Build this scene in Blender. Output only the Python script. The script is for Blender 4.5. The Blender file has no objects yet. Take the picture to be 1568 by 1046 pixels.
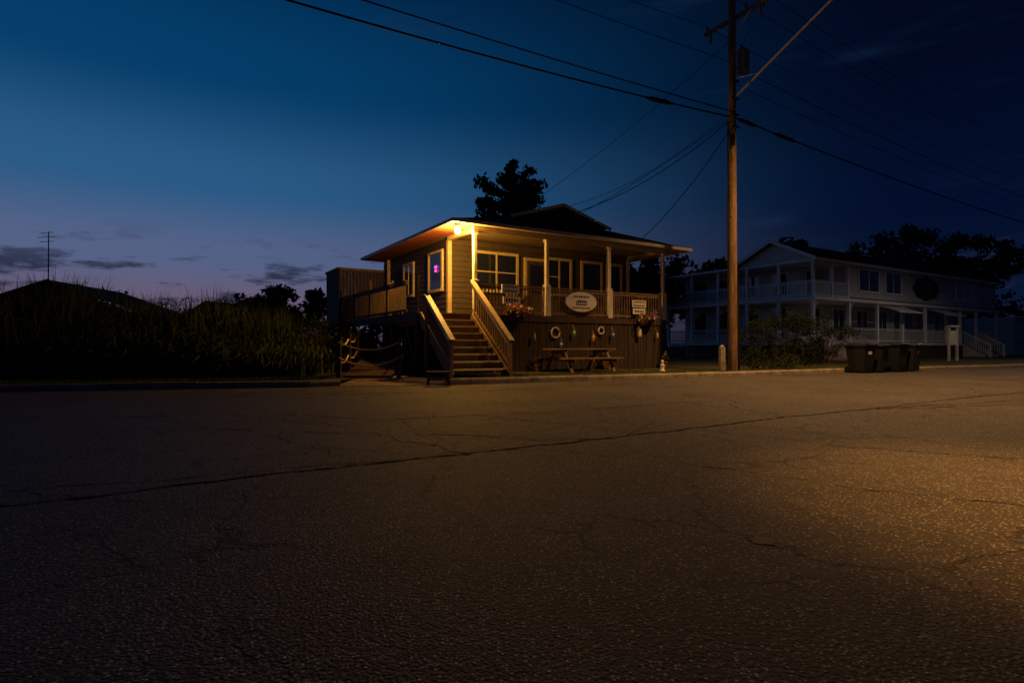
import bpy, math, random
import numpy as np
from mathutils import Vector, Matrix
random.seed(4); rng=np.random.default_rng(7)
sc=bpy.context.scene
R=math.radians
sc.view_settings.view_transform='Standard'; sc.view_settings.look='None'; sc.view_settings.exposure=0

# ---------------------------------------------------------------- materials
def nn(nt,t,**k):
    n=nt.nodes.new(t)
    for a,b in k.items(): setattr(n,a,b)
    return n
def mat(name,col,rough=.7,var=.35,scale=4.0,bump=.0,bscale=30.,stretch=(1,1,1),emit=None,estr=0,metal=0,dirt=0.0,spec=.4):
    m=bpy.data.materials.new(name); m.use_nodes=True; nt=m.node_tree; L=nt.links
    b=nt.nodes['Principled BSDF']; b.inputs['Roughness'].default_value=rough; b.inputs['Metallic'].default_value=metal
    b.inputs['Specular IOR Level'].default_value=spec
    tc=nn(nt,'ShaderNodeTexCoord'); mp=nn(nt,'ShaderNodeMapping'); mp.inputs['Scale'].default_value=stretch
    L.new(tc.outputs['Object'],mp.inputs[0])
    n=nn(nt,'ShaderNodeTexNoise'); n.inputs['Scale'].default_value=scale; n.inputs['Detail'].default_value=6; n.inputs['Roughness'].default_value=.65
    L.new(mp.outputs[0],n.inputs['Vector'])
    mr=nn(nt,'ShaderNodeMapRange'); mr.inputs[1].default_value=.3; mr.inputs[2].default_value=.7
    mr.inputs[3].default_value=1-var; mr.inputs[4].default_value=1+var; L.new(n.outputs[0],mr.inputs[0])
    mx=nn(nt,'ShaderNodeVectorMath',operation='SCALE'); mx.inputs[0].default_value=col[:3]; L.new(mr.outputs[0],mx.inputs['Scale'])
    L.new(mx.outputs[0],b.inputs['Base Color'])
    if bump:
        n2=nn(nt,'ShaderNodeTexNoise'); n2.inputs['Scale'].default_value=bscale; n2.inputs['Detail'].default_value=5
        L.new(mp.outputs[0],n2.inputs['Vector'])
        bp=nn(nt,'ShaderNodeBump'); bp.inputs['Strength'].default_value=bump; bp.inputs['Distance'].default_value=.02
        L.new(n2.outputs[0],bp.inputs['Height']); L.new(bp.outputs[0],b.inputs['Normal'])
    if emit:
        b.inputs['Emission Color'].default_value=(*emit,1); b.inputs['Emission Strength'].default_value=estr
        try: m.cycles.emission_sampling='NONE'
        except Exception: pass
    return m
M={}
M['siding']=mat('brown_siding',(.045,.032,.023),.7,.25,3,.3,20,(1,1,6))
M['trim']=mat('cream_trim',(.42,.33,.21),.5,.2,5,.1)
M['post']=mat('painted_post',(.60,.54,.42),.5,.22,5,.1)
M['fascia']=mat('fascia_paint',(.40,.36,.30),.5,.25,3,.1)
M['ceil']=mat('porch_ceiling',(.30,.22,.14),.6,.2,4,.1,stretch=(1,8,1))
M['redglowceil']=mat('eave_boards_red_glow',(.34,.10,.05),.6,.25,4,.1,stretch=(8,1,1))  # red glow under the left eave, painted into the board colour
M['wood']=mat('weathered_wood',(.18,.115,.062),.75,.45,3,.5,14,(1,1,1))
M['dwood']=mat('dark_stained_wood',(.055,.033,.018),.8,.5,4,.5,14,(3,3,.5))
M['skirt']=mat('skirting_boards',(.045,.028,.017),.8,.65,3,.5,14,(5,5,.4))
M['roof']=mat('dark_shingles',(.022,.021,.022),.9,.4,8,.6,20,spec=.15)
M['redroof']=mat('red_metal_roof',(.095,.02,.016),.6,.25,2,.1,spec=.2)
M['glass']=mat('window_glass',(.012,.014,.016),.06,.1,2,spec=.8)
M['white']=mat('white_paint',(.70,.70,.68),.55,.14,2,.1)
M['wsiding']=mat('white_siding',(.50,.50,.50),.6,.22,1.5,.2,20,(1,1,5))
M['black']=mat('black_plastic',(.007,.007,.008),.6,.2,5,spec=.15)
M['bin']=mat('bin_plastic',(.010,.012,.012),.5,.3,5,.1,spec=.25)
M['rubber']=mat('tyre_rubber',(.009,.009,.009),.9,.3,12,.3,spec=.1)
M['metal']=mat('galvanised_metal',(.36,.35,.34),.5,.2,9,metal=.15)
M['dmetal']=mat('dark_metal',(.03,.03,.03),.5,.2,9,metal=.5)
M['pole']=mat('creosoted_pole_wood',(.15,.088,.04),.85,.7,2.5,.9,16,(5,5,.5))
M['wire']=mat('cable_black',(.008,.008,.009),.8,.1,spec=.1)
M['grey']=mat('transformer_paint',(.1,.105,.11),.5,.15,6)
M['concrete']=mat('kerb_concrete',(.24,.2,.15),.85,.5,5,.5,40)
M['leaf']=mat('foliage',(.020,.028,.012),.8,.6,.9,spec=.1)
M['shrub']=mat('shrub_foliage',(.020,.028,.011),.8,.6,1.5,spec=.1)
M['flowerleaf']=mat('basket_foliage',(.05,.08,.02),.75,.6,3,spec=.2)
M['reed']=mat('reed_blades',(.042,.058,.019),.8,.6,.6,spec=.1)
M['reeddry']=mat('dry_stalks',(.085,.068,.03),.8,.4,2,spec=.1)
M['grass']=mat('verge_grass_blades',(.07,.09,.025),.8,.5,2,spec=.1)
M['bark']=mat('bark',(.04,.03,.02),.9,.4,6,.6)
M['ground']=mat('grass_ground',(.045,.043,.022),.95,.6,1.6,.7,12,spec=.1)
M['dirt']=mat('dirt',(.17,.115,.065),.95,.5,3,.8,25)
M['crack']=mat('crack_tar',(.011,.009,.008),.95,.3,5,spec=.02)
M['rope']=mat('manila_rope',(.55,.42,.22),.8,.25,20,.5,60)
M['lampglow']=mat('lamp_lens',(1,.75,.35),.4,0,emit=(1,.62,.18),estr=90)
M['sodium']=mat('sodium_lens',(1,.6,.2),.4,0,emit=(1,.55,.2),estr=30)
M['warmwin']=mat('warm_window',(.5,.3,.1),.5,.3,3,emit=(1,.36,.08),estr=.5)
M['neon']=mat('neon_tube',(.6,.1,.8),.4,0,emit=(.60,.10,.9),estr=1.5)
M['neonr']=mat('neon_tube_pink',(.9,.1,.4),.4,0,emit=(1,.14,.5),estr=1.3)
M['signw']=mat('sign_white',(.66,.64,.58),.6,.2,6)
M['signk']=mat('sign_lettering',(.03,.03,.035),.6,.1)
M['signd']=mat('sign_dark',(.02,.022,.024),.7,.3,spec=.2)
M['terra']=mat('terracotta',(.22,.09,.05),.8,.3,6,.2)
for k,c in dict(red=(.5,.03,.03),pink=(.6,.12,.2),orange=(.6,.2,.03),yel=(.5,.38,.06),blue=(.04,.14,.38),green=(.04,.26,.1)).items():
    M[k]=mat('paint_'+k,c,.6,.3,8)

# asphalt
m=bpy.data.materials.new('asphalt'); m.use_nodes=True; nt=m.node_tree; L=nt.links; b=nt.nodes['Principled BSDF']
tc=nn(nt,'ShaderNodeTexCoord')
def noise(s,d=4,vec=None,r=.6):
    n=nn(nt,'ShaderNodeTexNoise'); n.inputs['Scale'].default_value=s; n.inputs['Detail'].default_value=d; n.inputs['Roughness'].default_value=r
    L.new(vec or tc.outputs['Object'],n.inputs['Vector']); return n
def mrange(src,a,bb,c,d,clamp=True):
    n=nn(nt,'ShaderNodeMapRange'); n.clamp=clamp
    for i,v in enumerate((a,bb,c,d)): n.inputs[i+1].default_value=v
    L.new(src,n.inputs[0]); return n.outputs[0]
def math_(op,a,bb):
    n=nn(nt,'ShaderNodeMath',operation=op)
    for i,v in enumerate((a,bb)):
        if isinstance(v,(int,float)): n.inputs[i].default_value=v
        else: L.new(v,n.inputs[i])
    return n.outputs[0]
big=noise(.45,5); med=noise(5,6); fine=noise(60,3)
vor=nn(nt,'ShaderNodeTexVoronoi'); vor.inputs['Scale'].default_value=72; L.new(tc.outputs['Object'],vor.inputs['Vector'])
sepc=nn(nt,'ShaderNodeSeparateColor'); L.new(vor.outputs['Color'],sepc.inputs[0])
speck=math_('MULTIPLY',mrange(sepc.outputs[0],.62,1,0,1),mrange(vor.outputs['Distance'],.2,.5,1,0))
def cracks(sc_,warp,wscale,width,mscale,m0,m1):
    dis=nn(nt,'ShaderNodeVectorMath',operation='MULTIPLY_ADD'); n3=noise(wscale,5); L.new(n3.outputs['Color'],dis.inputs[0]); dis.inputs[1].default_value=(warp,warp,0); L.new(tc.outputs['Object'],dis.inputs[2])
    ve=nn(nt,'ShaderNodeTexVoronoi',feature='DISTANCE_TO_EDGE'); ve.inputs['Scale'].default_value=sc_; L.new(dis.outputs[0],ve.inputs['Vector'])
    c=mrange(ve.outputs['Distance'],width*.35,width,1,0); k=noise(mscale,2); return math_('MULTIPLY',c,mrange(k.outputs[0],m0,m1,0,1))
cr=math_('MAXIMUM',cracks(.5,.9,1.7,.009,.35,.42,.5),cracks(1.4,.5,3,.016,.5,.54,.62))
val=math_('ADD',mrange(big.outputs[0],.3,.7,.6,1.35),mrange(med.outputs[0],.3,.7,-.22,.22))
val=math_('MULTIPLY',val,mrange(fine.outputs[0],.3,.7,.3,1.5))
val=math_('ADD',val,math_('MULTIPLY',speck,8.0))
val=math_('MULTIPLY',val,math_('SUBTRACT',1,math_('MULTIPLY',cr,.7)))
sv=nn(nt,'ShaderNodeVectorMath',operation='SCALE'); sv.inputs[0].default_value=(.060,.051,.042); L.new(val,sv.inputs['Scale'])
L.new(sv.outputs[0],b.inputs['Base Color']); b.inputs['Roughness'].default_value=.75; b.inputs['Specular IOR Level'].default_value=.3
h=math_('ADD',math_('MULTIPLY',fine.outputs[0],.6),math_('MULTIPLY',vor.outputs['Distance'],-1.0)); h=math_('SUBTRACT',h,math_('MULTIPLY',cr,.9))
bp=nn(nt,'ShaderNodeBump'); bp.inputs['Strength'].default_value=1; bp.inputs['Distance'].default_value=.007; L.new(h,bp.inputs['Height']); L.new(bp.outputs[0],b.inputs['Normal'])
M['asphalt']=m

# ---------------------------------------------------------------- mesh builder
class MB:
    def __init__(s): s.v=[];s.f=[];s.m=[];s.mats=[]
    def mi(s,k):
        if k not in s.mats: s.mats.append(k)
        return s.mats.index(k)
    def add(s,vs,fs,k):
        o=len(s.v); s.v+= [tuple(x) for x in vs]; i=s.mi(k)
        for f in fs: s.f.append(tuple(o+q for q in f)); s.m.append(i)
    def box(s,x0,x1,y0,y1,z0,z1,k):
        vs=[(x,y,z) for x in (x0,x1) for y in (y0,y1) for z in (z0,z1)]
        s.add(vs,[(0,1,3,2),(4,6,7,5),(0,4,5,1),(2,3,7,6),(0,2,6,4),(1,5,7,3)],k)
    def beam(s,p,q,w,h,k,up=(0,0,1)):
        p=Vector(p);q=Vector(q);d=(q-p).normalized();u=Vector(up)
        if abs(d.dot(u))>.98: u=Vector((0,1,0))
        x=d.cross(u).normalized()*w/2; y=x.cross(d).normalized()*h/2
        vs=[c+a*x+bb*y for c in (p,q) for a in (-1,1) for bb in (-1,1)]
        s.add(vs,[(0,1,3,2),(4,6,7,5),(0,4,5,1),(2,3,7,6),(0,2,6,4),(1,5,7,3)],k)
    def cyl(s,p,q,r0,r1,k,n=12,cap=True):
        p=Vector(p);q=Vector(q);d=(q-p).normalized();u=Vector((0,0,1)) if abs(d.z)<.9 else Vector((1,0,0))
        x=d.cross(u).normalized();y=d.cross(x)
        vs=[];
        for c,r in ((p,r0),(q,r1)):
            for i in range(n):
                t=2*math.pi*i/n; vs.append(c+x*math.cos(t)*r+y*math.sin(t)*r)
        fs=[(i,(i+1)%n,n+(i+1)%n,n+i) for i in range(n)]
        if cap: fs+=[tuple(range(n))[::-1],tuple(range(n,2*n))]
        s.add(vs,fs,k)
    def tube(s,pts,r,k,n=6):
        for a,c in zip(pts[:-1],pts[1:]): s.cyl(a,c,r,r,k,n,True)
    def lathe(s,c,prof,k,n=16):
        vs=[];m=len(prof)
        for r,z in prof:
            for i in range(n):
                t=2*math.pi*i/n; vs.append((c[0]+r*math.cos(t),c[1]+r*math.sin(t),c[2]+z))
        fs=[(j*n+i,j*n+(i+1)%n,(j+1)*n+(i+1)%n,(j+1)*n+i) for j in range(m-1) for i in range(n)]
        fs+=[tuple(range(n))[::-1],tuple(range((m-1)*n,m*n))]
        s.add(vs,fs,k)
    def leaves(s,C,n,rad,size,k,flat=.8):
        for c in C:
            P=rng.normal(0,1,(n,3)); P/=np.linalg.norm(P,axis=1)[:,None]; P*=(rng.random((n,1))**.45)*rad*rng.uniform(.6,1.25)
            P[:,2]*=flat
            for p in P:
                a=rng.normal(0,1,3);a/=np.linalg.norm(a);bb=np.cross(a,rng.normal(0,1,3));bb/=np.linalg.norm(bb)
                z=size*rng.uniform(.5,1.3); o=np.array(c)+p
                s.add([o-a*z,o+bb*z*.5,o+a*z,o-bb*z*.5],[(0,1,2,3)],k)
    def obj(s,name,parent=None,loc=(0,0,0),rot=0,smooth=False,bevel=0):
        me=bpy.data.meshes.new(name); me.from_pydata(s.v,[],s.f)
        for k in s.mats: me.materials.append(M[k])
        me.polygons.foreach_set('material_index',s.m)
        if smooth: me.polygons.foreach_set('use_smooth',[True]*len(s.f))
        me.update(); o=bpy.data.objects.new(name,me); sc.collection.objects.link(o)
        o.location=loc; o.rotation_euler=(0,0,rot); o.parent=parent
        if bevel:
            bm=o.modifiers.new('bevel','BEVEL'); bm.width=bevel; bm.segments=2; bm.limit_method='ANGLE'
        return o
def empty(name,loc=(0,0,0),rot=0):
    o=bpy.data.objects.new(name,None); sc.collection.objects.link(o); o.location=loc; o.rotation_euler=(0,0,rot); o.empty_display_size=.3; return o
TH=R(31.6); ca,sa=math.cos(TH),math.sin(TH)
O=(-1.16,17.7)
def W(a,b,z=0,o=O): return (o[0]+a*ca-b*sa, o[1]+a*sa+b*ca, z)

# ---------------------------------------------------------------- ground, road, kerb
def poly(name,pts,k,z=None):
    m=MB(); m.add([(p[0],p[1],p[2] if len(p)>2 else z) for p in pts],[tuple(range(len(pts)))],k); return m.obj(name)
poly('ground',[(-900,-900),(900,-900),(900,900),(-900,900)],'ground',-.03)
KL=[(-60,3.0),(-26,8.6),(-10.6,11.75),(-7,12.65),(-4.7,13.15),(-4.1,13.6)]
KR=[(-1.6,13.9),(-1.0,14.15),(2,15.55),(5.25,17.2),(12,20.5),(24,26),(60,45),(110,73)]
rd=[(-60,-30),(110,-30)]+[(p[0],p[1]) for p in (KL+KR)][::-1]
poly('road',rd,'asphalt',0.0)
VZ=.12
vp=[*KL,(-4.1,15.4),(-1.6,15.9),*KR]
m=MB(); pts=[(p[0],p[1],VZ) for p in vp]+[(300,180,VZ),(300,700,VZ),(-500,700,VZ),(-500,3,VZ)]
m.add(pts,[tuple(range(len(pts)))],'ground'); m.obj('verge')
m=MB(); nx=10
A0=Vector((-4.25,13.45,.006));A1=Vector((-1.45,13.85,.006));B0=Vector((-4.3,15.5,.125));B1=Vector((-1.4,16.0,.125))
vs=[];fs=[]
for j in range(8):
    for i in range(nx):
        p=(A0.lerp(A1,i/(nx-1))).lerp(B0.lerp(B1,i/(nx-1)),j/7); vs.append((p.x,p.y,p.z+random.uniform(0,.012)))
for j in range(7):
    for i in range(nx-1): fs.append((j*nx+i,j*nx+i+1,(j+1)*nx+i+1,(j+1)*nx+i))
m.add(vs,fs,'dirt'); m.obj('dirt_driveway')
def kerb(name,line):
    m=MB(); w=.16; P=[]
    for p,q in zip(line[:-1],line[1:]):
        L_=math.dist(p,q); n=max(1,min(40,int(L_/1.5)))
        for i in range(n): P.append((p[0]+(q[0]-p[0])*i/n,p[1]+(q[1]-p[1])*i/n))
    P.append(line[-1])
    for p,q in zip(P[:-1],P[1:]):
        d=Vector((q[0]-p[0],q[1]-p[1],0)); n=Vector((-d.y,d.x,0)).normalized(); g=d.normalized()*.008
        a=Vector((*p,0))+g; c=Vector((*q,0))-g; dz=random.uniform(-.008,.008)
        prof=[(-.03,-.02),(-.03,.10+dz),(.0,.145+dz),(w,.145+dz),(w,-.02)]
        vs=[e+n*x+Vector((0,0,z)) for e in (a,c) for x,z in prof]
        k=len(prof); m.add(vs,[(i,i+1,k+i+1,k+i) for i in range(k-1)]+[tuple(range(k)),tuple(range(k,2*k))],'concrete')
    return m.obj(name)
kerb('kerb',KL); kerb('kerb',KR)
def crackstrip(m,pts,w,jit=.06,step=.08,fork=True):
    P=[]
    for p,q in zip(pts[:-1],pts[1:]):
        n=max(2,int(math.dist(p,q)/step))
        for i in range(n):
            t=i/n; P.append([p[0]+(q[0]-p[0])*t,p[1]+(q[1]-p[1])*t])
    P.append(list(pts[-1])); acc=0
    vs=[]; F=[]
    for i,p in enumerate(P):
        acc=acc*.85+random.uniform(-jit,jit)*.6
        ww=w*random.uniform(.3,1.4)
        vs+= [(p[0]+acc*.3,p[1]+acc-ww/2,.004),(p[0]+acc*.3,p[1]+acc+ww/2,.004)]
        if fork and random.random()<.03: F.append((p[0]+acc*.3,p[1]+acc))
    m.add(vs,[(2*i,2*i+2,2*i+3,2*i+1) for i in range(len(P)-1)],'crack')
    for f in F:
        t=random.uniform(0,6.28); l=random.uniform(.4,1.3); q=(f[0]+l*math.cos(t),f[1]+l*math.sin(t)); r_=(q[0]+l*.7*math.cos(t+random.uniform(-.8,.8)),q[1]+l*.7*math.sin(t+random.uniform(-.8,.8)))
        crackstrip(m,[f,q,r_],w*.5,jit*.8,.07,False)
m=MB()
crackstrip(m,[(-7,.95),(-3.04,3.38),(-1.35,4.45),(1.2,6.0),(4.5,8.1),(10.6,11.8),(24,20.2)],.036,.05,.08)
crackstrip(m,[(-4.5,3.2),(-2.2,4.2),(-.4,4.95)],.016,.06,.08)
crackstrip(m,[(-3.6,6.6),(-1.6,6.2),(-.3,5.1)],.021,.1,.08)
crackstrip(m,[(-1.5,7.6),(-1.0,6.2),(.2,5.7),(1.1,5.9)],.020,.1,.08)
crackstrip(m,[(-1.5,4.4),(-1.7,5.2),(-2.4,5.8)],.016,.07,.08)
crackstrip(m,[(-1.2,4.6),(-1.1,3.9),(-1.35,3.2)],.010,.05,.07)
crackstrip(m,[(.9,5.7),(1.4,4.6),(2.3,3.8),(3.5,3.2)],.012,.07,.08)
crackstrip(m,[(2.1,6.6),(3.2,5.4),(4.8,4.6)],.017,.08,.08)
crackstrip(m,[(1.2,6.0),(1.8,7.2),(1.5,8.6)],.017,.08,.1)
crackstrip(m,[(5.5,8.6),(8,9.2),(12,11.2)],.028,.06)
crackstrip(m,[(5.0,8.4),(9,10.0),(15,13.6)],.034,.07)
crackstrip(m,[(-9,10.2),(-5,10.9),(-1,11.8),(4,14.6)],.034,.06)
crackstrip(m,[(-6,7.5),(-3.5,7.9),(-1.6,7.3),(.6,8.2),(3,9.6)],.024,.1)
crackstrip(m,[(-3.2,5.0),(-2.4,5.8),(-2.6,6.9)],.016,.08)
m.obj('road_cracks')
m=MB(); vs=[]
for i in range(18):
    t=i/18*2*math.pi; r=.06*random.uniform(.75,1.2); vs.append((1.22+r*1.1*math.cos(t),2.78+r*math.sin(t),.004))
m.add(vs,[tuple(range(18))],'dirt'); m.obj('road_patch')

# ---------------------------------------------------------------- raised wooden house
H=empty('raised_wooden_house',(O[0],O[1],0),TH)
DZ=1.95
def siding(m,axis,c,s0,s1,z0,z1,k,sgn,bh=.18,t=.03):
    z=z0
    while z<z1-.01:
        zz=min(z+bh,z1)
        if axis=='b':
            vs=[(s0,c-t,z),(s1,c-t,z),(s1,c-.006,zz),(s0,c-.006,zz),(s0,c,z),(s1,c,z)]
        else:
            vs=[(c-t*sgn,s0,z),(c-t*sgn,s1,z),(c-.006*sgn,s1,zz),(c-.006*sgn,s0,zz),(c,s0,z),(c,s1,z)]
        m.add(vs,[(0,1,2,3),(0,4,5,1)],k); z=zz
m=MB()
m.box(0.0,8.2,1.95,8.5,.1,4.62,'siding')
siding(m,'b',1.95,0.1,8.2,DZ+.12,4.5,'siding',1)
siding(m,'a',0,2.0,8.5,DZ+.12,4.5,'siding',1)
m.obj('walls',H)
m=MB()
m.box(-.045,.1,1.86,1.99,DZ+.12,4.55,'trim')
m.box(8.12,8.25,1.86,1.99,DZ+.12,4.55,'trim')
m.box(.1,8.12,1.9,1.948,4.42,4.55,'dwood')
m.obj('corner_trim',H)
def window(m,axis,c,s0,s1,z0,z1,mull=1,glass='glass',fr='trim',w=.1):
    def bx(a0,a1,z0_,z1_,d0,d1,k):
        if axis=='b': m.box(a0,a1,c-d1,c-d0,z0_,z1_,k)
        else: m.box(c-d1,c-d0,a0,a1,z0_,z1_,k)
    bx(s0,s1,z0,z1,.03,.036,glass)
    bx(s0-w,s0,z0-w,z1+w,.0,.07,fr); bx(s1,s1+w,z0-w,z1+w,.0,.07,fr)
    bx(s0,s1,z1,z1+w,.0,.072,fr); bx(s0,s1,z0-w,z0,.0,.09,fr)
    for i in range(1,mull+1):
        x=s0+(s1-s0)*i/(mull+1); bx(x-.03,x+.03,z0,z1,.0,.055,fr)
m=MB()
window(m,'b',1.93,1.05,2.7,2.95,4.2,1); window(m,'b',1.93,4.15,5.15,2.95,4.2,1)
window(m,'b',1.93,5.8,6.7,2.95,4.2,0); window(m,'b',1.93,7.1,7.75,2.95,4.2,0)
window(m,'a',-.02,2.35,3.4,2.95,4.2,0); window(m,'a',-.02,5.0,5.9,2.95,4.1,1)
window(m,'a',-.02,7.35,7.75,2.9,3.6,0,'warmwin')
m.obj('windows',H)
m=MB()
for s0,s1 in ((1.05,1.84),(1.91,2.7),(4.15,4.6)):
    m.box(s0,s1,1.885,1.892,3.56,3.60,'trim')
m.obj('sash_bars',H)
m=MB()
m.box(3.15,3.95,1.86,1.93,DZ+.02,4.1,'dwood'); m.box(3.28,3.82,1.84,1.858,2.9,3.95,'glass')
m.box(3.05,3.15,1.84,1.94,DZ+.02,4.2,'trim'); m.box(3.95,4.05,1.84,1.94,DZ+.02,4.2,'trim'); m.box(3.15,3.95,1.84,1.94,4.1,4.2,'trim')
m.cyl((3.88,1.82,2.95),(3.88,1.86,2.95),.03,.03,'metal')
m.obj('door',H)
m=MB()
for i in range(14):
    y=-.08+i*.145; m.box(-.1,8.3,y,y+.138,DZ-.04,DZ,'wood')
for i in range(72):
    y=-.08+i*.145; m.box(-1.95,-.11,y,y+.138,DZ-.04,DZ,'wood')
m.box(-.08,8.28,-.11,-.082,DZ-.2,DZ-.002,'dwood'); m.box(-1.98,-1.952,-.08,10.3,DZ-.26,DZ-.005,'dwood')
m.box(-1.95,-.1,-.11,-.082,DZ-.26,DZ-.045,'dwood')
m.box(8.302,8.33,-.08,1.95,DZ-.2,DZ-.002,'dwood')
m.obj('deck',H)
m=MB()
x=0.0
while x<8.25:
    w=random.choice((.09,.135,.135,.18)); d=random.uniform(0,.016); m.box(x,x+w,-.06-d,-.03,.1,DZ-.202+random.uniform(-.004,0),'skirt'); x+=w+random.uniform(.008,.022)
y=0.0
while y<1.9:
    m.box(8.25,8.28,y,y+.135,.1,DZ-.202,'skirt'); y+=.147
y=0.0
while y<8.5:
    m.box(-.06,-.03,y,y+.135,.1,DZ-.05,'skirt'); y+=.15
m.obj('skirting',H)
m=MB()
for y in (0.05,2.2,4.4,6.6,8.6,10.2):
    m.box(-1.93,-1.79,y-.07,y+.07,.08,DZ-.05,'dwood')
    if y<9: m.beam((-1.86,y+.07,.2),(-1.86,y+1.0,DZ-.3),.05,.09,'dwood')
m.obj('deck_posts',H)
m=MB()
for a in (0,2.73,5.47,8.2):
    m.box(a-.06,a+.06,-.06,.06,DZ,4.52,'post')
    if a in(2.73,5.47,8.2): m.box(a-.11,a+.11,-.11,.11,DZ,DZ+1.0,'post')
    m.box(a-.1,a+.1,-.1,.1,DZ+1.0,DZ+1.06,'post'); m.box(a-.09,a+.09,-.09,.09,4.44,4.52,'post')
m.obj('porch_columns',H,bevel=.012)
m=MB()
m.box(-.08,8.28,-.075,.075,4.52,4.66,'trim'); m.box(-.075,.075,.08,1.85,4.521,4.659,'trim'); m.box(8.12,8.27,.08,1.85,4.521,4.659,'trim')
m.obj('porch_beams',H)
def rail(m,p,q,z0,z1,k,sp=.12,bw=.035,topw=.1,d=.04):
    p=Vector(p);q=Vector(q);n=int((q-p).length/sp)
    m.beam((p.x,p.y,z1),(q.x,q.y,z1),topw,d,k); m.beam((p.x,p.y,z0+.1),(q.x,q.y,z0+.1),.04,.07,k); m.beam((p.x,p.y,z1-.08),(q.x,q.y,z1-.08),.04,.06,k)
    for i in range(1,n):
        c=p.lerp(q,i/n); m.box(c.x-bw/2,c.x+bw/2,c.y-bw/2,c.y+bw/2,z0+.13,z1-.1,k)
m=MB()
rail(m,(.12,0),(2.6,0),DZ,DZ+.95,'wood'); rail(m,(2.86,0),(5.34,0),DZ,DZ+.95,'wood'); rail(m,(5.6,0),(8.07,0),DZ,DZ+.95,'wood'); rail(m,(8.2,.12),(8.2,1.85),DZ,DZ+.95,'wood')
m.obj('porch_railing',H)
m=MB()
for y in (2.6,4.5,6.4,8.3,10.2): m.box(-1.93,-1.83,y-.05,y+.05,DZ,DZ+ (1.85 if y==2.6 else 1.35),'dwood')
m.box(-1.93,-1.83,-.05,.05,DZ,DZ+1.1,'dwood')
for y0,y1 in ((.9,2.55),(2.65,4.45),(4.55,6.35),(6.45,8.25)): rail(m,(-1.88,y0),(-1.88,y1),DZ,DZ+1.0,'dwood')
m.obj('deck_railing',H)
m=MB()
for i in range(15):
    y=8.3+i*.145
    m.box(-2.0,-1.96,y,y+.13,.1,4.15,'skirt')
for i in range(14):
    a=-2.0+i*.145; m.box(a,a+.13,8.42,8.46,DZ,4.15,'skirt')
m.box(-2.03,.0,8.38,8.5,4.152,4.25,'wood'); m.box(-2.05,-1.94,8.38,10.5,4.152,4.25,'wood')
m.obj('privacy_screen',H)
m=MB()
for x,y in ((-1.3,4.0),(-1.3,6.8),(2.0,1.0),(5.6,1.0),(6.9,1.1)):
    m.box(x,x+.5,y,y+.5,DZ+.42,DZ+.46,'wood')
    for dx in (.02,.44):
        for dy in (.02,.44): m.box(x+dx,x+dx+.04,y+dy,y+dy+.04,DZ,DZ+.42,'wood')
        m.box(x+dx,x+dx+.04,y,y+.46,DZ+.64,DZ+.67,'wood')
    for i in range(5): m.box(x+.02+i*.1,x+.09+i*.1,y+.46,y+.49,DZ+.46,DZ+1.12,'wood')
m.obj('deck_chairs',H)
m=MB()
x0,x1,y0,y1=-.9,9.5,-.3,8.9; ze=4.78
r=[(2.3,1.4,5.52),(6.1,1.4,5.52),(6.1,7.2,5.52),(2.3,7.2,5.52)]
e=[(x0,y0,ze),(x1,y0,ze),(x1,y1,ze),(x0,y1,ze)]
m.add(e+r,[(0,1,5,4),(1,2,6,5),(2,3,7,6),(3,0,4,7)],'roof')
g=[(2.0,1.0,5.47),(6.4,1.0,5.47),(4.2,1.0,6.12),(2.0,7.6,5.47),(6.4,7.6,5.47),(4.2,7.6,6.12)]
m.add(g,[(0,2,5,3),(2,1,4,5),(3,5,4)],'roof')
m.add([(2.2,1.25,5.3),(6.2,1.25,5.3),(6.2,1.25,5.5),(4.2,1.25,6.08),(2.2,1.25,5.5)],[(0,1,2,3,4)],'siding')
m.obj('roof',H)
m=MB()
m.beam((1.95,.98,5.44),(4.2,.98,6.1),.04,.11,'post'); m.beam((4.2,.98,6.1),(6.45,.98,5.44),.04,.11,'post')
m.box(x0-.02,x1+.02,y0-.025,y0-.001,4.68,4.79,'fascia'); m.box(x0-.025,x0-.001,y0,y1,4.68,4.79,'fascia'); m.box(x1+.001,x1+.025,y0,y1,4.68,4.79,'fascia')
m.obj('fascia',H)
m=MB()
m.box(-.078,x1,y0,y1,4.684,4.71,'ceil'); m.box(x0,-.08,1.2,y1,4.684,4.71,'redglowceil'); m.box(x0,-.08,y0,1.198,4.684,4.71,'ceil')
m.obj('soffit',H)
m=MB(); nst=9; rise=(DZ-.13)/nst; tr=.27
for i in range(nst-1):
    z=.13+rise*(i+1); b=-.11-(nst-1-i)*tr
    m.box(-1.84,-.2,b,b+tr+.03,z-.045,z,'trim')
    m.box(-1.82,-.22,b+tr+.0,b+tr+.02,z+.0,z+rise-.05,'dwood')
for a in (-1.86,-.18):
    m.beam((a,-.11-8*tr,.13),(a,-.1,DZ-.12),.045,.28,'wood')
m.obj('stairs',H)
m=MB()
bE=-.11-8*tr-.05
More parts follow.
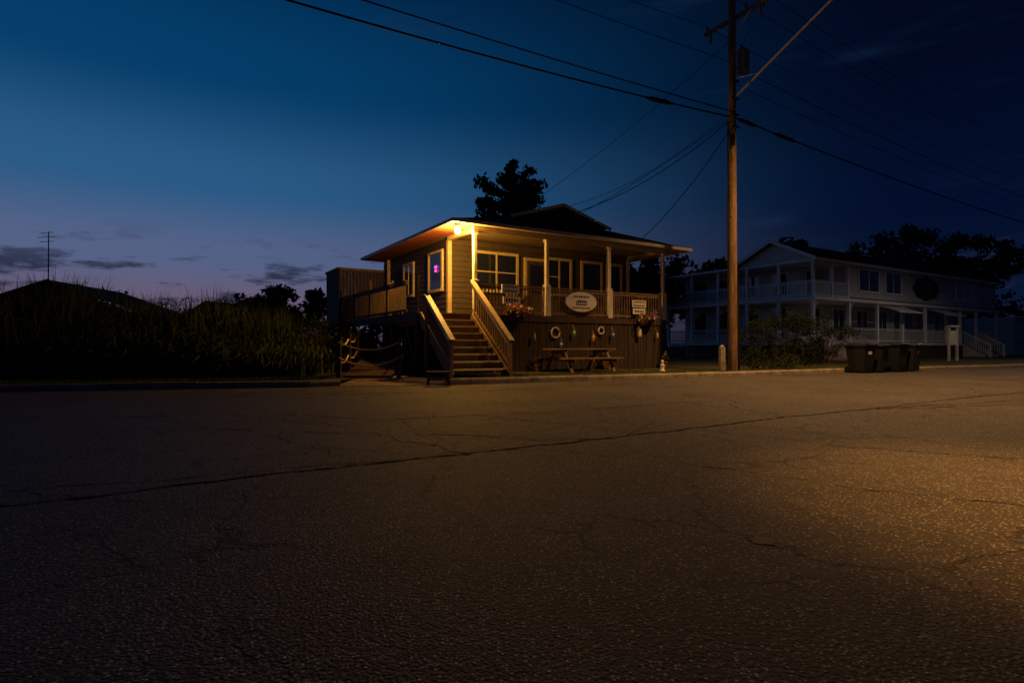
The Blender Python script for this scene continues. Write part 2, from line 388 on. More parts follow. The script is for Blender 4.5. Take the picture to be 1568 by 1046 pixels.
for a,b0,b1 in ((-1.92,-.08,-.75),(-.13,-.12,-.12)):
    m.box(a-.05,a+.05,bE-.05,bE+.05,.1,1.12,'wood')
    zt=DZ+.98
    tt=(b1-bE)/(b0-bE); L0=lambda z0,z1:z0+(z1-z0)*tt
    m.beam((a,bE-.1,1.10),(a,b1,L0(1.12,zt)),.15,.045,'trim'); m.beam((a,bE,.98),(a,b1,L0(.98,zt-.13)),.045,.09,'trim'); m.beam((a,bE,.4),(a,b1,L0(.4,DZ+.12)),.045,.08,'wood')
    if b1!=b0: m.box(a-.05,a+.05,b1-.05,b1+.05,.1,L0(1.12,zt)+.02,'wood')
    n=16
    for i in range(1,n):
        t=i/n*tt; b=bE+(b0-bE)*t; zl=.4+(DZ+.12-.4)*t; zh=.98+(zt-.13-.98)*t
        m.box(a-.018,a+.018,b-.018,b+.018,zl,zh,'dwood' if a<-1 else 'wood')
m.obj('stair_railing',H)
m=MB(); m.lathe((-.62,-.05,4.47),[(.02,.20),(.07,.20),(.075,.14),(.05,.12)],'metal'); m.lathe((-.62,-.05,4.47),[(.03,-.10),(.07,-.07),(.09,0),(.08,.06),(.045,.115)],'lampglow')
o=m.obj('porch_lamp',H,smooth=True)
def light(name,loc,typ,power,col,size=.08,parent=None,spot=None,blend=.5,rot=None):
    l=bpy.data.lights.new(name,typ); l.energy=power; l.color=col
    if typ!='SUN': l.shadow_soft_size=size
    if spot: l.spot_size=spot; l.spot_blend=blend
    o=bpy.data.objects.new(name,l); sc.collection.objects.link(o); o.location=loc; o.parent=parent
    if rot: o.rotation_euler=rot
    return o
light('porch_lamp_light',(-.62,-.09,4.28),'POINT',640,(1,.49,.075),.06,H)
m=MB()
for cz,k,rx,rz in ((3.72,'neon',.10,.055),(3.59,'neonr',.08,.04)):
    P=[(-.1,2.75+rx*math.cos(t),cz+rz*math.sin(t)) for t in np.linspace(0,2*math.pi,13)]
    m.tube(P,.012,k)
    m.tube([(-.1,2.75-rx*.6,cz),(-.1,2.75+rx*.6,cz)],.010,k)
m.obj('neon_sign',H)

def bar_text(m,x0,x1,z,h,y,k='signk'):
    x=x0
    while x<x1:
        w=random.uniform(.4,.9)*h; m.box(x,min(x+w,x1),y-.004,y,z,z+h,k); x+=w+h*.35
def signboard(name,a,z,w,h,rows):
    m=MB(); m.box(a-w/2,a+w/2,-.125,-.1,z-h/2,z+h/2,'signw')
    for i in range(rows):
        hh=h/rows*.42; zz=z+h/2-h*(i+.72)/rows; q=w*random.uniform(.34,.42); bar_text(m,a-q,a+q,zz,hh,-.127)
    o=m.obj(name,None,(O[0],O[1],0),TH); return o
signboard('rectangular_sign',1.24,2.78,.66,.29,2); signboard('rectangular_sign',1.28,2.42,.64,.23,1); signboard('rectangular_sign',6.85,2.52,.68,.26,2); signboard('rectangular_sign',6.85,2.24,.62,.21,1)
m=MB(); N=40
def ell(a,z,rx,rz,y,k,d=.03):
    vs=[(a+rx*math.cos(2*math.pi*i/N),y,z+rz*math.sin(2*math.pi*i/N)) for i in range(N)]+[(a+rx*math.cos(2*math.pi*i/N),y+d,z+rz*math.sin(2*math.pi*i/N)) for i in range(N)]
    m.add(vs,[tuple(range(N)),tuple(range(N,2*N))[::-1]]+[(i,(i+1)%N,N+(i+1)%N,N+i) for i in range(N)],k)
ell(4.1,2.48,.72,.38,-.15,'signk'); ell(4.1,2.48,.68,.345,-.156,'signw',.01)
bar_text(m,3.75,4.45,2.62,.07,-.158); bar_text(m,3.7,4.5,2.24,.05,-.158); m.box(3.86,4.34,-.161,-.157,2.36,2.49,'signk'); m.box(3.9,4.3,-.163,-.159,2.49,2.53,'blue')
for i in range(5): m.box(3.9+i*.09,3.94+i*.09,-.166,-.162,2.38,2.46,'signw')
m.obj('oval_sign',None,(O[0],O[1],0),TH)
def basket(a,z):
    m=MB(); c=(a,-.28,z)
    m.lathe(c,[(.05,-.2),(.13,-.16),(.19,-.05),(.2,0)],'dwood')
    m.beam((a,-.1,z+.25),(a,-.3,z+.25),.02,.02,'black')
    for i in range(3):
        t=i*2.1; m.cyl((a+.18*math.cos(t),-.28+.18*math.sin(t),z),(a,-.28,z+.27),.005,.005,'black',5)
    m.leaves([(a+random.uniform(-.2,.2),-.28+random.uniform(-.15,.15),z+random.uniform(-.02,.12)) for _ in range(9)],26,.15,.04,'flowerleaf')
    for k,n in (('red',6),('pink',6),('orange',5),('signw',6)):
        m.leaves([(a+random.uniform(-.3,.3),-.35+random.uniform(-.15,.1),z+random.uniform(-.08,.22)) for _ in range(n)],10,.05,.032,k)
    m.obj('hanging_flower_basket',None,(O[0],O[1],0),TH)
basket(1.2,2.08); basket(1.55,1.98); basket(6.9,1.9); basket(7.25,1.95)
def buoy(a,z,k,s=.7,k2='signw'):
    m=MB(); m.lathe((a,-.2,z),[(.015*s,-.2*s),(.06*s,-.14*s),(.07*s,0)],k); m.lathe((a,-.2,z),[(.071*s,0.002),(.068*s,.06*s)],k2); m.lathe((a,-.2,z),[(.067*s,.062*s),(.05*s,.14*s),(.015*s,.17*s)],k)
    m.cyl((a,-.2,z+.17*s),(a,-.09,z+.3),.005,.005,'rope',5); m.obj('hanging_float',None,(O[0],O[1],0),TH,smooth=False)
for a,z,k in ((2.1,1.25,'yel'),(3.2,1.0,'blue'),(3.75,1.4,'green'),(4.6,1.25,'orange'),(5.5,1.35,'blue'),(7.7,1.35,'yel')): buoy(a,z,k)
# ship's-wheel style ring decorations on the skirting
for a,z,rr in ((3.0,1.4,.17),(5.0,1.5,.12)):
    m=MB(); P=[(a+rr*math.cos(t),-.13,z+rr*math.sin(t)) for t in np.linspace(0,2*math.pi,19)]; m.tube(P,.03,'signw',8)
    for i in range(4): t=i*math.pi/2+.4; m.cyl((a+(rr-.02)*math.cos(t),-.13,z+(rr-.02)*math.sin(t)),(a+(rr+.02)*math.cos(t),-.13,z+(rr+.02)*math.sin(t)),.038,.038,'red',8)
    m.obj('life_ring',None,(O[0],O[1],0),TH)
# potted plants on the rail, deck and ground
def pot(a,b,z,s,fl):
    m=MB(); m.lathe((0,0,0),[(.09*s,0),(.13*s,.2*s),(.15*s,.21*s),(.15*s,.25*s)],'terra',14)
    m.leaves([(random.uniform(-.12,.12)*s,random.uniform(-.12,.12)*s,(.3+random.uniform(0,.2))*s) for _ in range(6)],24,.14*s,.045,'flowerleaf')
    m.leaves([(random.uniform(-.15,.15)*s,random.uniform(-.15,.15)*s,(.35+random.uniform(0,.25))*s) for _ in range(4)],8,.06*s,.03,fl)
    m.obj('potted_plant',None,W(a,b,z),TH)
pot(.45,-.35,.12,1.1,'pink'); pot(2.2,-.3,.12,.9,'red'); pot(5.1,-.35,.12,1.2,'signw'); pot(7.9,-.35,.12,1,'orange'); pot(.45,0.3,DZ,1.3,'red'); pot(4.9,.35,DZ,1.4,'pink'); pot(7.7,.4,DZ,1.3,'signw')
m=MB()
m.box(6.7,6.85,-.25,-.12,1.3,1.62,'yel'); m.box(6.72,6.83,-.255,-.25,1.36,1.56,'signw'); m.box(6.74,6.81,-.22,-.15,1.62,1.7,'metal'); m.obj('wall_lantern',None,(O[0],O[1],0),TH,bevel=.02)
P=W(3.25,-1.15,.12)
m=MB()
for i in range(5): m.box(-1.2,1.2,-.38+i*.155,-.38+i*.155+.14,.71,.75,'wood')
for y in (-.78,.5):
    for i in range(2): m.box(-1.2,1.2,y+i*.15,y+i*.15+.14,.42,.46,'wood')
for x in (-.85,.85):
    m.beam((x,-.28,.7),(x,-.68,0.0),.045,.1,'wood',(1,0,0)); m.beam((x,.28,.7),(x,.68,0.0),.045,.1,'wood',(1,0,0))
    m.box(x+.03,x+.07,-.78,.79,.33,.42,'wood'); m.box(x+.03,x+.07,-.36,.36,.62,.709,'wood')
    m.beam((x,0,.64),(x*.25,0,.38),.04,.08,'wood')
m.obj('picnic_table',None,P,TH,bevel=.006)
P=(4.85,18.35,.12)
m=MB(); m.lathe((0,0,0),[(.09,0),(.09,.04),(.06,.06),(.055,.16),(.07,.21),(.05,.25),(.03,.27),(.042,.29),(.045,.33),(.03,.37),(.01,.39)],'signw'); m.obj('garden_statue',None,P,smooth=True)
m=MB(); 
for i in range(2): m.box(-.28,.28,-.12+i*.125,-.005+i*.125,.3,.33,'dwood')
for x in (-.22,.22):
    for y in (-.09,.09): m.beam((x,y,.3),(x*1.15,y*1.3,0),.035,.045,'dwood')
m.box(-.22,.22,-.012,.012,.12,.16,'dwood'); m.obj('low_wooden_bench',None,(-1.75,13.55,0.02),.25,bevel=.004)
RW=empty('rope_railed_footbridge',(-4.05,16.9,0),R(8))
m=MB()
for i in range(20):
    y=-1.9+i*.2; z=.15+ (i*.02); m.box(-.62,.62,y,y+.17,z,z+.035,'wood')
m.obj('planks',RW)
m=MB(); PP={}
for s,x in enumerate((-.78,.78)):
    for j,y in enumerate((-1.8,0,1.9)):
        zt=1.15+.1*j; m.box(x-.06,x+.06,y-.06,y+.06,.05,zt,'dwood'); m.box(x-.075,x+.075,y-.075,y+.075,zt,zt+.03,'dwood'); PP[(s,j)]=(x,y,zt)
m.obj('posts',RW)
m=MB()
def sag(p,q,s,n=14): return [tuple(np.array(p)*(1-t)+np.array(q)*t-np.array([0,0,4*s*t*(1-t)])) for t in np.linspace(0,1,n)]
for s in (0,1):
    for j in (0,1):
        for dz,sg in ((-.08,.14),(-.55,.16)):
            p=PP[(s,j)];q=PP[(s,j+1)]; m.tube(sag((p[0],p[1],p[2]+dz),(q[0],q[1],q[2]+dz),sg),.022,'rope',6)
p=PP[(0,0)];q=PP[(1,0)]
for dz,sg in ((-.1,.2),(-.5,.22)): m.tube(sag((p[0],p[1]-.07,p[2]+dz),(q[0],q[1]-.07,q[2]+dz),sg),.024,'rope',6)
m.obj('ropes',RW)

# ---------------------------------------------------------------- utility pole, wires, street lamp
PX,PY=7.49,19.3
U=empty('utility_pole',(PX,PY,0),TH)
m=MB()
m.cyl((0,0,.05),(0,0,13.2),.155,.115,'pole',18); m.obj('pole_shaft',U,smooth=False)
m=MB(); m.beam((0.14,-1.25,12.15),(.14,1.25,12.15),.1,.12,'pole')
for y in (-1.15,-.45,1.15):
    m.lathe((.14,y,12.21),[(.02,0),(.02,.08),(.06,.1),(.03,.13),(.055,.16),(.025,.2),(.02,.22)],'grey',10)
m.beam((.09,-.7,12.12),(.06,0,11.5),.02,.04,'metal'); m.beam((.09,.7,12.12),(.06,0,11.5),.02,.04,'metal')
m.beam((0.13,-1.1,11.98),(.13,-1.1,12.1),.1,.05,'grey'); m.cyl((.14,1.0,12.09),(.2,1.05,11.75),.05,.05,'grey',8); m.cyl((.14,-.95,12.09),(.2,-1.0,11.7),.05,.05,'grey',8)
m.obj('crossarm',U)
m=MB(); m.lathe((.42,-.12,10.3),[(.19,0),(.21,.03),(.21,.68),(.22,.7),(.18,.76),(.02,.78)],'grey',18)
for t in (.6,3.2): m.lathe((.42+.09*math.cos(t),-.12+.09*math.sin(t),11.05),[(.035,0),(.05,.05),(.03,.09),(.045,.13),(.02,.22)],'grey',8)
m.box(.1,.24,-.16,-.08,10.45,10.5,'metal'); m.box(.1,.24,-.16,-.08,10.85,10.9,'metal')
m.tube([(.42,-.12,11.25),(.35,-.4,11.6),(.2,-1.0,11.7)],.01,'wire'); m.tube([(.4,-.05,10.9),(.25,.2,10.1),(.16,.1,9.0),(.16,.05,8.8)],.014,'wire')
m.obj('transformer',U,smooth=False)
m=MB(); m.cyl((.13,-.14,.1),(.1,-.13,3.0),.035,.035,'black',8); m.cyl((-.19,.07,.1),(-.15,.06,8.6),.016,.016,'wire',6)
for z in (8.35,8.75,9.3,9.9): m.box(-.16,.16,-.17,-.1,z,z+.05,'dmetal')
m.box(-.2,-.1,-.2,-.05,7.7,8.1,'black'); m.tube([(-.15,-.1,8.7),(-.4,-.2,8.3),(-.3,-.15,7.6),(-.12,-.1,7.2)],.014,'wire')
m.obj('conduit_and_hardware',U)
LT=4.6
m=MB(); m.tube([(0,-.1,9.35),(0,-2,10.3),(0,-4,11.28),(0,-LT+.2,11.52)],.04,'metal',10)
m.tube([(0,-.1,10.0),(0,-1.0,9.83)],.015,'metal',8)
m.obj('mast_arm',U,smooth=False)
m=MB(); m.box(-.12,.12,-LT-.45,-LT+.25,11.46,11.6,'grey'); m.lathe((0,-LT-.15,11.38),[(.05,-.06),(.12,-.03),(.14,.078)],'sodium',16); m.obj('street_lamp_head',U,bevel=.03)
light('street_lamp_light',(0,-LT-.15,11.22),'SPOT',7800,(1,.52,.18),.15,U,R(142),.7,(R(-12),R(-11),0))
m=MB(); m.box(-.09,.09,-.07,.07,0,.82,'concrete'); m.lathe((0,0,.82),[(.09,0),(.05,.05),(.02,.07)],'concrete',8); m.cyl((0,0,.85),(.3,.0,8.4),.008,.008,'wire',5); m.obj('guy_wire_anchor',None,(7.05,19.1,.1),.2,bevel=.01)
Wm=MB()
def wire(p,q,s,r,n=40,k='wire'): Wm.tube(sag(p,q,s,n),r,k,6)
def along(t,d=0,z=0): return (PX+t*ca-d*sa,PY+t*sa+d*ca,z)
wire(along(-.12,0,8.72),along(-36,0,8.8),.62,.024); wire(along(-.12,-.12,8.85),along(-36,-.12,8.95),.32,.018)
wire(along(.12,0,8.75),along(60,0,9.2),.85,.024)
def onw(t,L,z0,z1,s): x=t/L; return z0+(z1-z0)*x-4*s*x*(1-x)
def splice(t0,t1,sign,L,z0,z1,s,r):
    p=along(sign*t0,0,onw(t0,L,z0,z1,s)); q=along(sign*t1,0,onw(t1,L,z0,z1,s)); Wm.cyl(p,q,r,r,'black',10)
    d=Vector(q)-Vector(p); Wm.cyl(Vector(p)-d*.35,p,r*.5,r*.9,'black',8); Wm.cyl(q,Vector(q)+d*.35,r*.9,r*.5,'black',8)
splice(3.1,3.8,-1,35.9,8.72,8.8,.62,.07); splice(.5,1.1,1,60,8.75,9.2,.85,.07); splice(2.6,3.4,1,60,8.75,9.2,.85,.07)
for d,zz in ((-1.15,12.4),(-.45,12.4),(1.15,12.4)):
    wire(along(.14,d,zz),along(60,d,zz+.3),1.3,.009); wire(along(.14,d,zz),along(-36,d,zz),.6,.009)
wire(along(-.1,0,10.6),along(-36,0,10.8),.4,.010); wire(along(.1,0,10.5),along(60,0,10.9),1.1,.012)
wire(along(.1,0,9.9),along(60,0,10.2),1.0,.009)
wire(along(-.1,0,8.6),W(4.9,1.0,5.95),.35,.014); wire(along(-.1,0,8.7),W(5.0,1.0,5.9),.15,.010); wire(along(-.1,0,8.3),W(7.2,.2,4.95),.25,.014); wire(along(-.1,0,11.3),W(4.3,7.5,6.1),.4,.009); wire(along(-.1,0,8.9),W(4.4,1.4,6.1),.5,.008)
Wm.obj('overhead_wires')
S=empty('street_lamp',(6.6,1.8,0),0)
m=MB(); m.lathe((0,0,0),[(.16,0),(.16,.25),(.09,.35),(.075,2),(.05,5.6)],'metal',14); m.tube([(0,0,5.5),(-.8,.4,5.85),(-2.8,1.4,5.95)],.035,'metal',8); m.obj('lamp_post',S)
m=MB(); m.lathe((-3.1,1.5,5.78),[(.16,0),(.2,.06),(.12,.16),(.03,.2)],'grey'); m.lathe((-3.1,1.5,5.72),[(.05,-.03),(.13,0),(.15,.058)],'sodium'); m.obj('lamp_head',S)
light('street_lamp_spot',(-3.1,1.5,5.6),'SPOT',2300,(1,.45,.10),.12,S,R(56),1.0,(R(0),R(-5),0))
fill_lamp=empty('street_lamp',(31.5,28,0),0)  # unseen lamp out of frame, added to light the white building
m=MB(); m.lathe((0,0,0),[(.16,0),(.16,.25),(.1,.35),(.06,8.8)],'metal',14); m.tube([(0,0,8.7),(-1.5,-.6,9.1)],.035,'metal',8); m.obj('lamp_post',fill_lamp)
m=MB(); m.box(-2.0,-1.4,-.85,-.55,9.08,9.2,'grey'); m.lathe((-1.7,-.7,9.0),[(.05,-.04),(.12,0),(.13,.078)],'sodium'); m.obj('lamp_head',fill_lamp)
light('street_lamp_light',(-1.7,-.7,8.85),'SPOT',900,(1,.78,.62),.12,fill_lamp,R(158),.5,(0,0,0))

# ---------------------------------------------------------------- white two-storey building
C=(18.0,34.0); B=empty('white_two_story_building',(C[0],C[1],0),TH)
F1,F2,EV=1.2,3.95,6.05; LA=27; LB=11.5
m=MB()
m.box(2.0,LA,2.2,LB,.1,F2,'wsiding'); m.box(2.0,LA,2.0,LB,F2+.001,EV+.05,'wsiding')
m.box(3.95,LA,.05,1.99,F2+.12,EV+.05,'wsiding')
siding(m,'b',.05,3.95,LA,F2+.12,EV,'wsiding',1,.2); siding(m,'b',2.2,2.0,LA,F1,F2-.1,'wsiding',1,.2)
siding(m,'a',2.0,2.2,LB,F1,F2-.1,'wsiding',1,.2); siding(m,'a',2.0,2.0,LB,F2,EV,'wsiding',1,.2)
m.obj('walls',B)
m=MB()
m.box(-.15,LA+.2,-.2,2.19,F2-.2,F2+.0,'white'); m.box(-.15,1.99,2.2,LB,F2-.2,F2-.001,'white')
m.box(-.1,LA+.2,-.1,2.19,F1-.2,F1,'wsiding'); m.box(-.1,1.99,2.2,LB,F1-.2,F1-.001,'wsiding')
m.box(-.1,LA,-.12,2,EV+.001,EV+.12,'white'); m.box(-.1,1.98,2.01,LB,EV+.001,EV+.12,'white')
m.box(3.9,4.02,-.02,.01,F2,EV,'white')
m.obj('porch_floors',B)
m=MB()
for i in range(90): m.box(-.06+i*.3,.02+i*.3+.12,-.05,-.02,.1,F1-.2,'dwood')
for i in range(38): m.box(-.05,-.02,-.02+i*.3,.18+i*.3,.1,F1-.2,'dwood')
m.obj('lattice_skirt',B)
m=MB()
la=[0,3.95,7.4,10.8,14.2,17.6,20,23,27]
for a in la: m.box(a-.09,a+.09,-.09,.09,F1,F2-.2,'white')
lb=[0,2.2,4.5,6.8,9.1,11.4]
for b_ in lb[1:]: m.box(-.09,.09,b_-.09,b_+.09,F1,F2-.2,'white')
for a in (0,2.0,3.8): m.box(a-.08,a+.08,-.08,.08,F2,EV,'white')
for b_ in lb[1:]: m.box(-.08,.08,b_-.08,b_+.08,F2,EV,'white')
for a in (0,3.95,7.4,10.8):
    m.beam((a+.09,0,F2-.75),(a+.55,0,F2-.2),.05,.06,'white')
m.obj('columns',B)
m=MB()
for p,q in zip([0,2.0],[2.0,3.9]): rail(m,(p+.08,0),(q-.08,0),F2,F2+.95,'white',.14,.04)
for p,q in zip(lb[:-1],lb[1:]): rail(m,(0,p+.08),(0,q-.08),F2,F2+.95,'white',.14,.04); rail(m,(0,p+.08),(0,q-.08),F1,F1+.9,'wsiding',.14,.04)
for p,q in zip(la[:-1],la[1:]):
    if p in (20,0): continue
    rail(m,(p+.09,0),(q-.09,0),F1,F1+.9,'wsiding',.15,.03)
m.obj('railings',B)
m=MB()
for s0,s1 in ((5.2,7.6),(8.6,10.6),(19.4,20.5),(20.9,22.0),(22.4,23.4)): window(m,'b',.03,s0,s1,F2+ .6,EV-.15,1,fr='white')
for s0,s1 in ((3.2,4.4),(6,7.4),(9,10.4),(12,13.2),(16,17.2),(18,19),(24,25.5)): window(m,'b',2.17,s0,s1,F1+.8,F2-.5,1,fr='white')
for s0,s1 in ((14.3,15.2),(20.9,21.9)): window(m,'b',2.17,s0,s1,F1+.05,F2-.5,0,fr='white')
for s0 in (2.9,5,7.2,9.4):
    window(m,'a',1.97,s0,s0+1.1,F1+.6,F2-.5,0,fr='white'); window(m,'a',1.97,s0,s0+1.1,F2+.4,EV-.3,0,fr='white')
window(m,'b',1.97,2.5,3.5,F2+.05,EV-.2,0,fr='white')
m.obj('windows',B)
m=MB()
rz=7.6
m.add([(-.5,-.45,EV+.1),(LA+.5,-.45,EV+.1),(LA+.5,2.5,rz),(-.5,2.5,rz),(LA+.5,5.5,EV+.1),(-.5,5.5,EV+.1)],[(0,1,2,3),(3,2,4,5)],'redroof')
for i in range(60):
    a=-.4+i*.47; m.beam((a,-.44,EV+.12),(a,2.5,rz+.02),.03,.03,'redroof')
m.add([(-.4,5.3,EV+.13),(9,5.3,EV+.13),(9,LB+.4,EV+.13),(-.4,LB+.4,EV+.13),(3,5.3,EV+.75),(9,5.3,EV+.75),(9,LB-2,EV+.75),(3,LB-2,EV+.75)],[(0,4,7,3),(4,5,6,7),(3,7,6,2)],'roof')
m.obj('roof',B)
m=MB()
m.add([(-.1,-.1,EV+.12),(-.1,5.2,EV+.12),(-.1,2.5,rz-.14)],[(0,1,2)],'wsiding')
m.beam((-.5,-.47,EV+.06),(-.5,2.5,rz-.04),.05,.2,'white'); m.beam((-.5,5.5,EV+.06),(-.5,2.5,rz-.04),.05,.2,'white')
m.box(-.5,LA+.5,-.48,-.452,EV-.02,EV+.14,'white'); m.box(-.45,-.42,5.5,LB+.4,EV,EV+.14,'white')
m.obj('gable_and_fascia',B)
m=MB()
for a0,a1 in ((1.0,3.0),(20.2,22.8)):
    for i in range(6): m.box(a0,a1,-.1-(i+1)*.28,-.1-i*.28,.1,F1-.18*(i+1),'fascia')
    for a in (a0,a1):
        m.beam((a,-.1,F1+.9),(a,-1.85,1.05),.07,.08,'wsiding'); m.box(a-.05,a+.05,-1.9,-1.8,.1,1.1,'wsiding')
        for i in range(1,12): t=i/12; m.box(a-.02,a+.02,-.1-1.75*t-.02,-.1-1.75*t+.02,F1*(1-t)+.1,F1+.9-t*1.05,'wsiding')
m.obj('stairs',B)
m=MB()
N=48; vs=[]
for y in (-.05,.02):
    for i in range(N):
        t=2*math.pi*i/N; rr=1+.05*math.cos(8*t); vs.append((14.4+1.9*rr*math.cos(t),y,5.1+.82*rr*math.sin(t)))
m.add(vs,[tuple(range(N)),tuple(range(N,2*N))[::-1]]+[(i,(i+1)%N,N+(i+1)%N,N+i) for i in range(N)],'signd')
m.box(13.5,15.3,-.06,-.052,5.4,5.48,'grey'); m.box(13.7,15.1,-.06,-.052,4.75,4.82,'grey'); m.lathe((14.4,-.07,4.98),[(.1,0),(.22,.1),(.22,.16),(.1,.26)],'grey',10)
m.obj('wall_sign',B)
m=MB()
for a0 in (7.5,14.3):
    m.add([(a0,-.1,F2-.3),(a0+3.2,-.1,F2-.3),(a0+3.2,-1.3,F2-.75),(a0,-1.3,F2-.75)],[(0,1,2,3)],'wsiding'); m.beam((a0,-1.3,F2-.77),(a0+3.2,-1.3,F2-.77),.05,.08,'wsiding')
m.obj('awnings',B)
m=MB()
for x in (-.5,.5): m.box(x-.06,x+.06,-.05,.05,0,1.9,'fascia')
m.box(-.44,.44,-.02,.02,.9,1.7,'fascia'); m.box(-.6,.6,-.09,.09,1.9,1.98,'fascia'); m.obj('notice_board',None,(24.8,32,.12),TH)
Bn=empty('white_shed',(45.5,51.5,0),TH); m=MB(); m.box(0,8,0,6,.1,3.6,'wsiding'); m.add([(-.4,-.4,3.6),(8.4,-.4,3.6),(8.4,3,5),(-.4,3,5),(8.4,6.4,3.6),(-.4,6.4,3.6)],[(0,1,2,3),(3,2,4,5)],'roof'); window(m,'b',0,1,2.2,1.5,2.8,1,fr='white'); window(m,'b',0,4,5.2,1.5,2.8,1,fr='white'); m.obj('walls_and_roof',Bn)

# ---------------------------------------------------------------- wheeled trash bins at the kerb
def bin_(x,y,rot,s=1,lab='orange'):
    m=MB(); w0,w1,d0,d1,h=.25*s,.31*s,.27*s,.36*s,.98*s
    vs=[(-w0,-d0,.05),(w0,-d0,.05),(w0,d0,.05),(-w0,d0,.05),(-w1,-d1,h),(w1,-d1,h),(w1,d1,h),(-w1,d1,h)]
    m.add(vs,[(3,2,1,0),(0,1,5,4),(1,2,6,5),(2,3,7,6),(3,0,4,7)],'bin')
    m.box(-w1-.03,w1+.03,-d1-.03,d1+.01,h-.04,h+.005,'bin')
    lid=[(-w1-.02,-d1-.05,h+.008),(w1+.02,-d1-.05,h+.008),(w1+.02,d1+.02,h+.008),(-w1-.02,d1+.02,h+.008),(-w1+.03,-d1+.02,h+.07),(w1-.03,-d1+.02,h+.07),(w1-.03,d1-.03,h+.09),(-w1+.03,d1-.03,h+.09)]
    m.add(lid,[(3,2,1,0),(0,1,5,4),(1,2,6,5),(2,3,7,6),(3,0,4,7),(4,5,6,7)],'bin')
    m.cyl((-w1,d1+.08,h-.02),(w1,d1+.08,h-.02),.018,.018,'black',8)
    for sx in (-1,1): m.box(sx*w1-.015,sx*w1+.015,d1,d1+.09,h-.04,h,'bin'); m.cyl((sx*(w0-.01),d0+.02,.12),(sx*(w0+.05),d0+.02,.12),.12,.12,'rubber',16)
    for i in (-1,0,1): m.box(i*.15*s-.012,i*.15*s+.012,-d0-.055,-d0-.02,.2,.6,'bin')
    m.add([(-.1,-d0-.062,.66),(.1,-d0-.062,.66),(.1,-d0-.072,.80),(-.1,-d0-.072,.80)],[(0,1,2,3)],lab)
    m.obj('trash_bin',None,(x,y,0),rot,bevel=.012)
bin_(12.35,20.15,TH-.1,1.0,'signw'); bin_(13.08,20.5,TH+.12,.98,'bin'); bin_(14.05,20.95,TH-.05,1.02,'bin'); bin_(14.78,21.25,TH+.05,1.0,'orange')

# ---------------------------------------------------------------- vegetation
def tree(name,loc,ht,crown_r,crown_h,nclump,nl,leaf,k='leaf',seed=1,low=.3):
    global rng
    rng=np.random.default_rng(seed); rd_=random.Random(seed)
    m=MB(); th=ht-crown_h*.6
    pts=[(0,0,0)]
    for i in range(1,6): pts.append((rd_.uniform(-.15,.15)*i*.4,rd_.uniform(-.15,.15)*i*.4,th*i/5))
    r=ht*.022
    for i in range(5): m.cyl(pts[i],pts[i+1],r*(1-.13*i),r*(1-.13*(i+1)),'bark',9)
    C=[]
    for i in range(nclump):
        v=rng.normal(0,1,3); v/=np.linalg.norm(v); rr=rng.uniform(.35,1)
        C.append((v[0]*crown_r*rr,v[1]*crown_r*rr,ht-crown_h/2+v[2]*crown_h/2*rr))
    for c in C[::2]:
        s=pts[rd_.choice((3,4,5))]; mid=tuple((np.array(s)+np.array(c))/2+np.array([0,0,-.2])); m.cyl(s,mid,r*.35,r*.22,'bark',6,False); m.cyl(mid,c,r*.22,r*.07,'bark',5,False)
    m.leaves(C,nl,crown_r*low,leaf,k)
    return m.obj(name,None,loc)
tree('tall_oak_tree',(.05,38,0),13.3,2.35,4.6,56,120,.17,seed=3,low=.26)
tree('oak_tree',(9.5,44,0),8.6,3.2,6,34,80,.3,seed=5)
tree('oak_tree',(13.5,50,0),9,3.6,6,34,80,.3,seed=6)
tree('oak_tree',(17,48,0),8.8,3,6,30,80,.3,seed=16)
tree('oak_tree',(27.5,58,0),12,3.4,6,30,80,.34,seed=7)
tree('oak_tree',(47,66,0),15,5.5,9,50,100,.34,seed=8,low=.25)
tree('oak_tree',(55,68,0),14.6,5,9,50,100,.34,seed=9,low=.25)
tree('oak_tree',(40,64,0),12.5,4,7,38,80,.34,seed=10)
tree('small_tree',(-17.5,42,0),5.6,2.6,4,26,80,.22,seed=11)
tree('small_tree',(-14.6,41,0),5.0,2.0,3.6,22,80,.22,seed=12)
rng=np.random.default_rng(33)
m=MB(); C=[]
for i in range(260):
    x=rng.uniform(-75,-14); y=rng.uniform(58,75); hmax=4.2+2.2*math.sin(x*.35)+1.3*math.sin(x*.9+1)
    C.append((x,y,rng.uniform(.5,max(1.5,hmax))))
m.leaves(C,50,1.7,.4,'leaf')
for i in range(160):
    x=rng.uniform(60,140); C2=(x,rng.uniform(95,110),rng.uniform(1,9)); m.leaves([C2],30,2.2,.6,'leaf')
m.obj('distant_tree_line')
def shrub(name,loc,rx,ry,h,n,seed,leaf=.05,nl=110,k='shrub'):
    global rng
    rng=np.random.default_rng(seed); m=MB(); C=[]
    for i in range(n):
        C.append((rng.uniform(-rx,rx),rng.uniform(-ry,ry),h*rng.random()**.6*(.85)))
    for c in C[::4]: m.cyl((c[0]*.3,c[1]*.3,0),c,.03,.01,'bark',5,False)
    m.leaves(C,nl,.38,leaf,k); return m.obj(name,None,loc)
shrub('large_shrub',(12.2,25.5,.1),1.5,1.0,2.7,48,21); shrub('large_shrub',(10.4,25,.1),1.1,1,2.1,32,22); shrub('large_shrub',(14.5,27,.1),1.3,1,2.2,36,23)
shrub('low_shrub',(8.9,20.2,.1),.9,.5,.4,10,24,.04); shrub('low_shrub',(10.3,21,.1),.8,.5,.5,10,25,.04)
shrub('large_shrub',(-6.1,18.2,.1),1.0,.9,1.5,26,26); shrub('large_shrub',(-7.2,20,.1),1.4,1.2,2.0,30,28); shrub('large_shrub',(-5.2,21.5,.1),1.0,1,1.4,16,29)
rng=np.random.default_rng(50); m=MB()
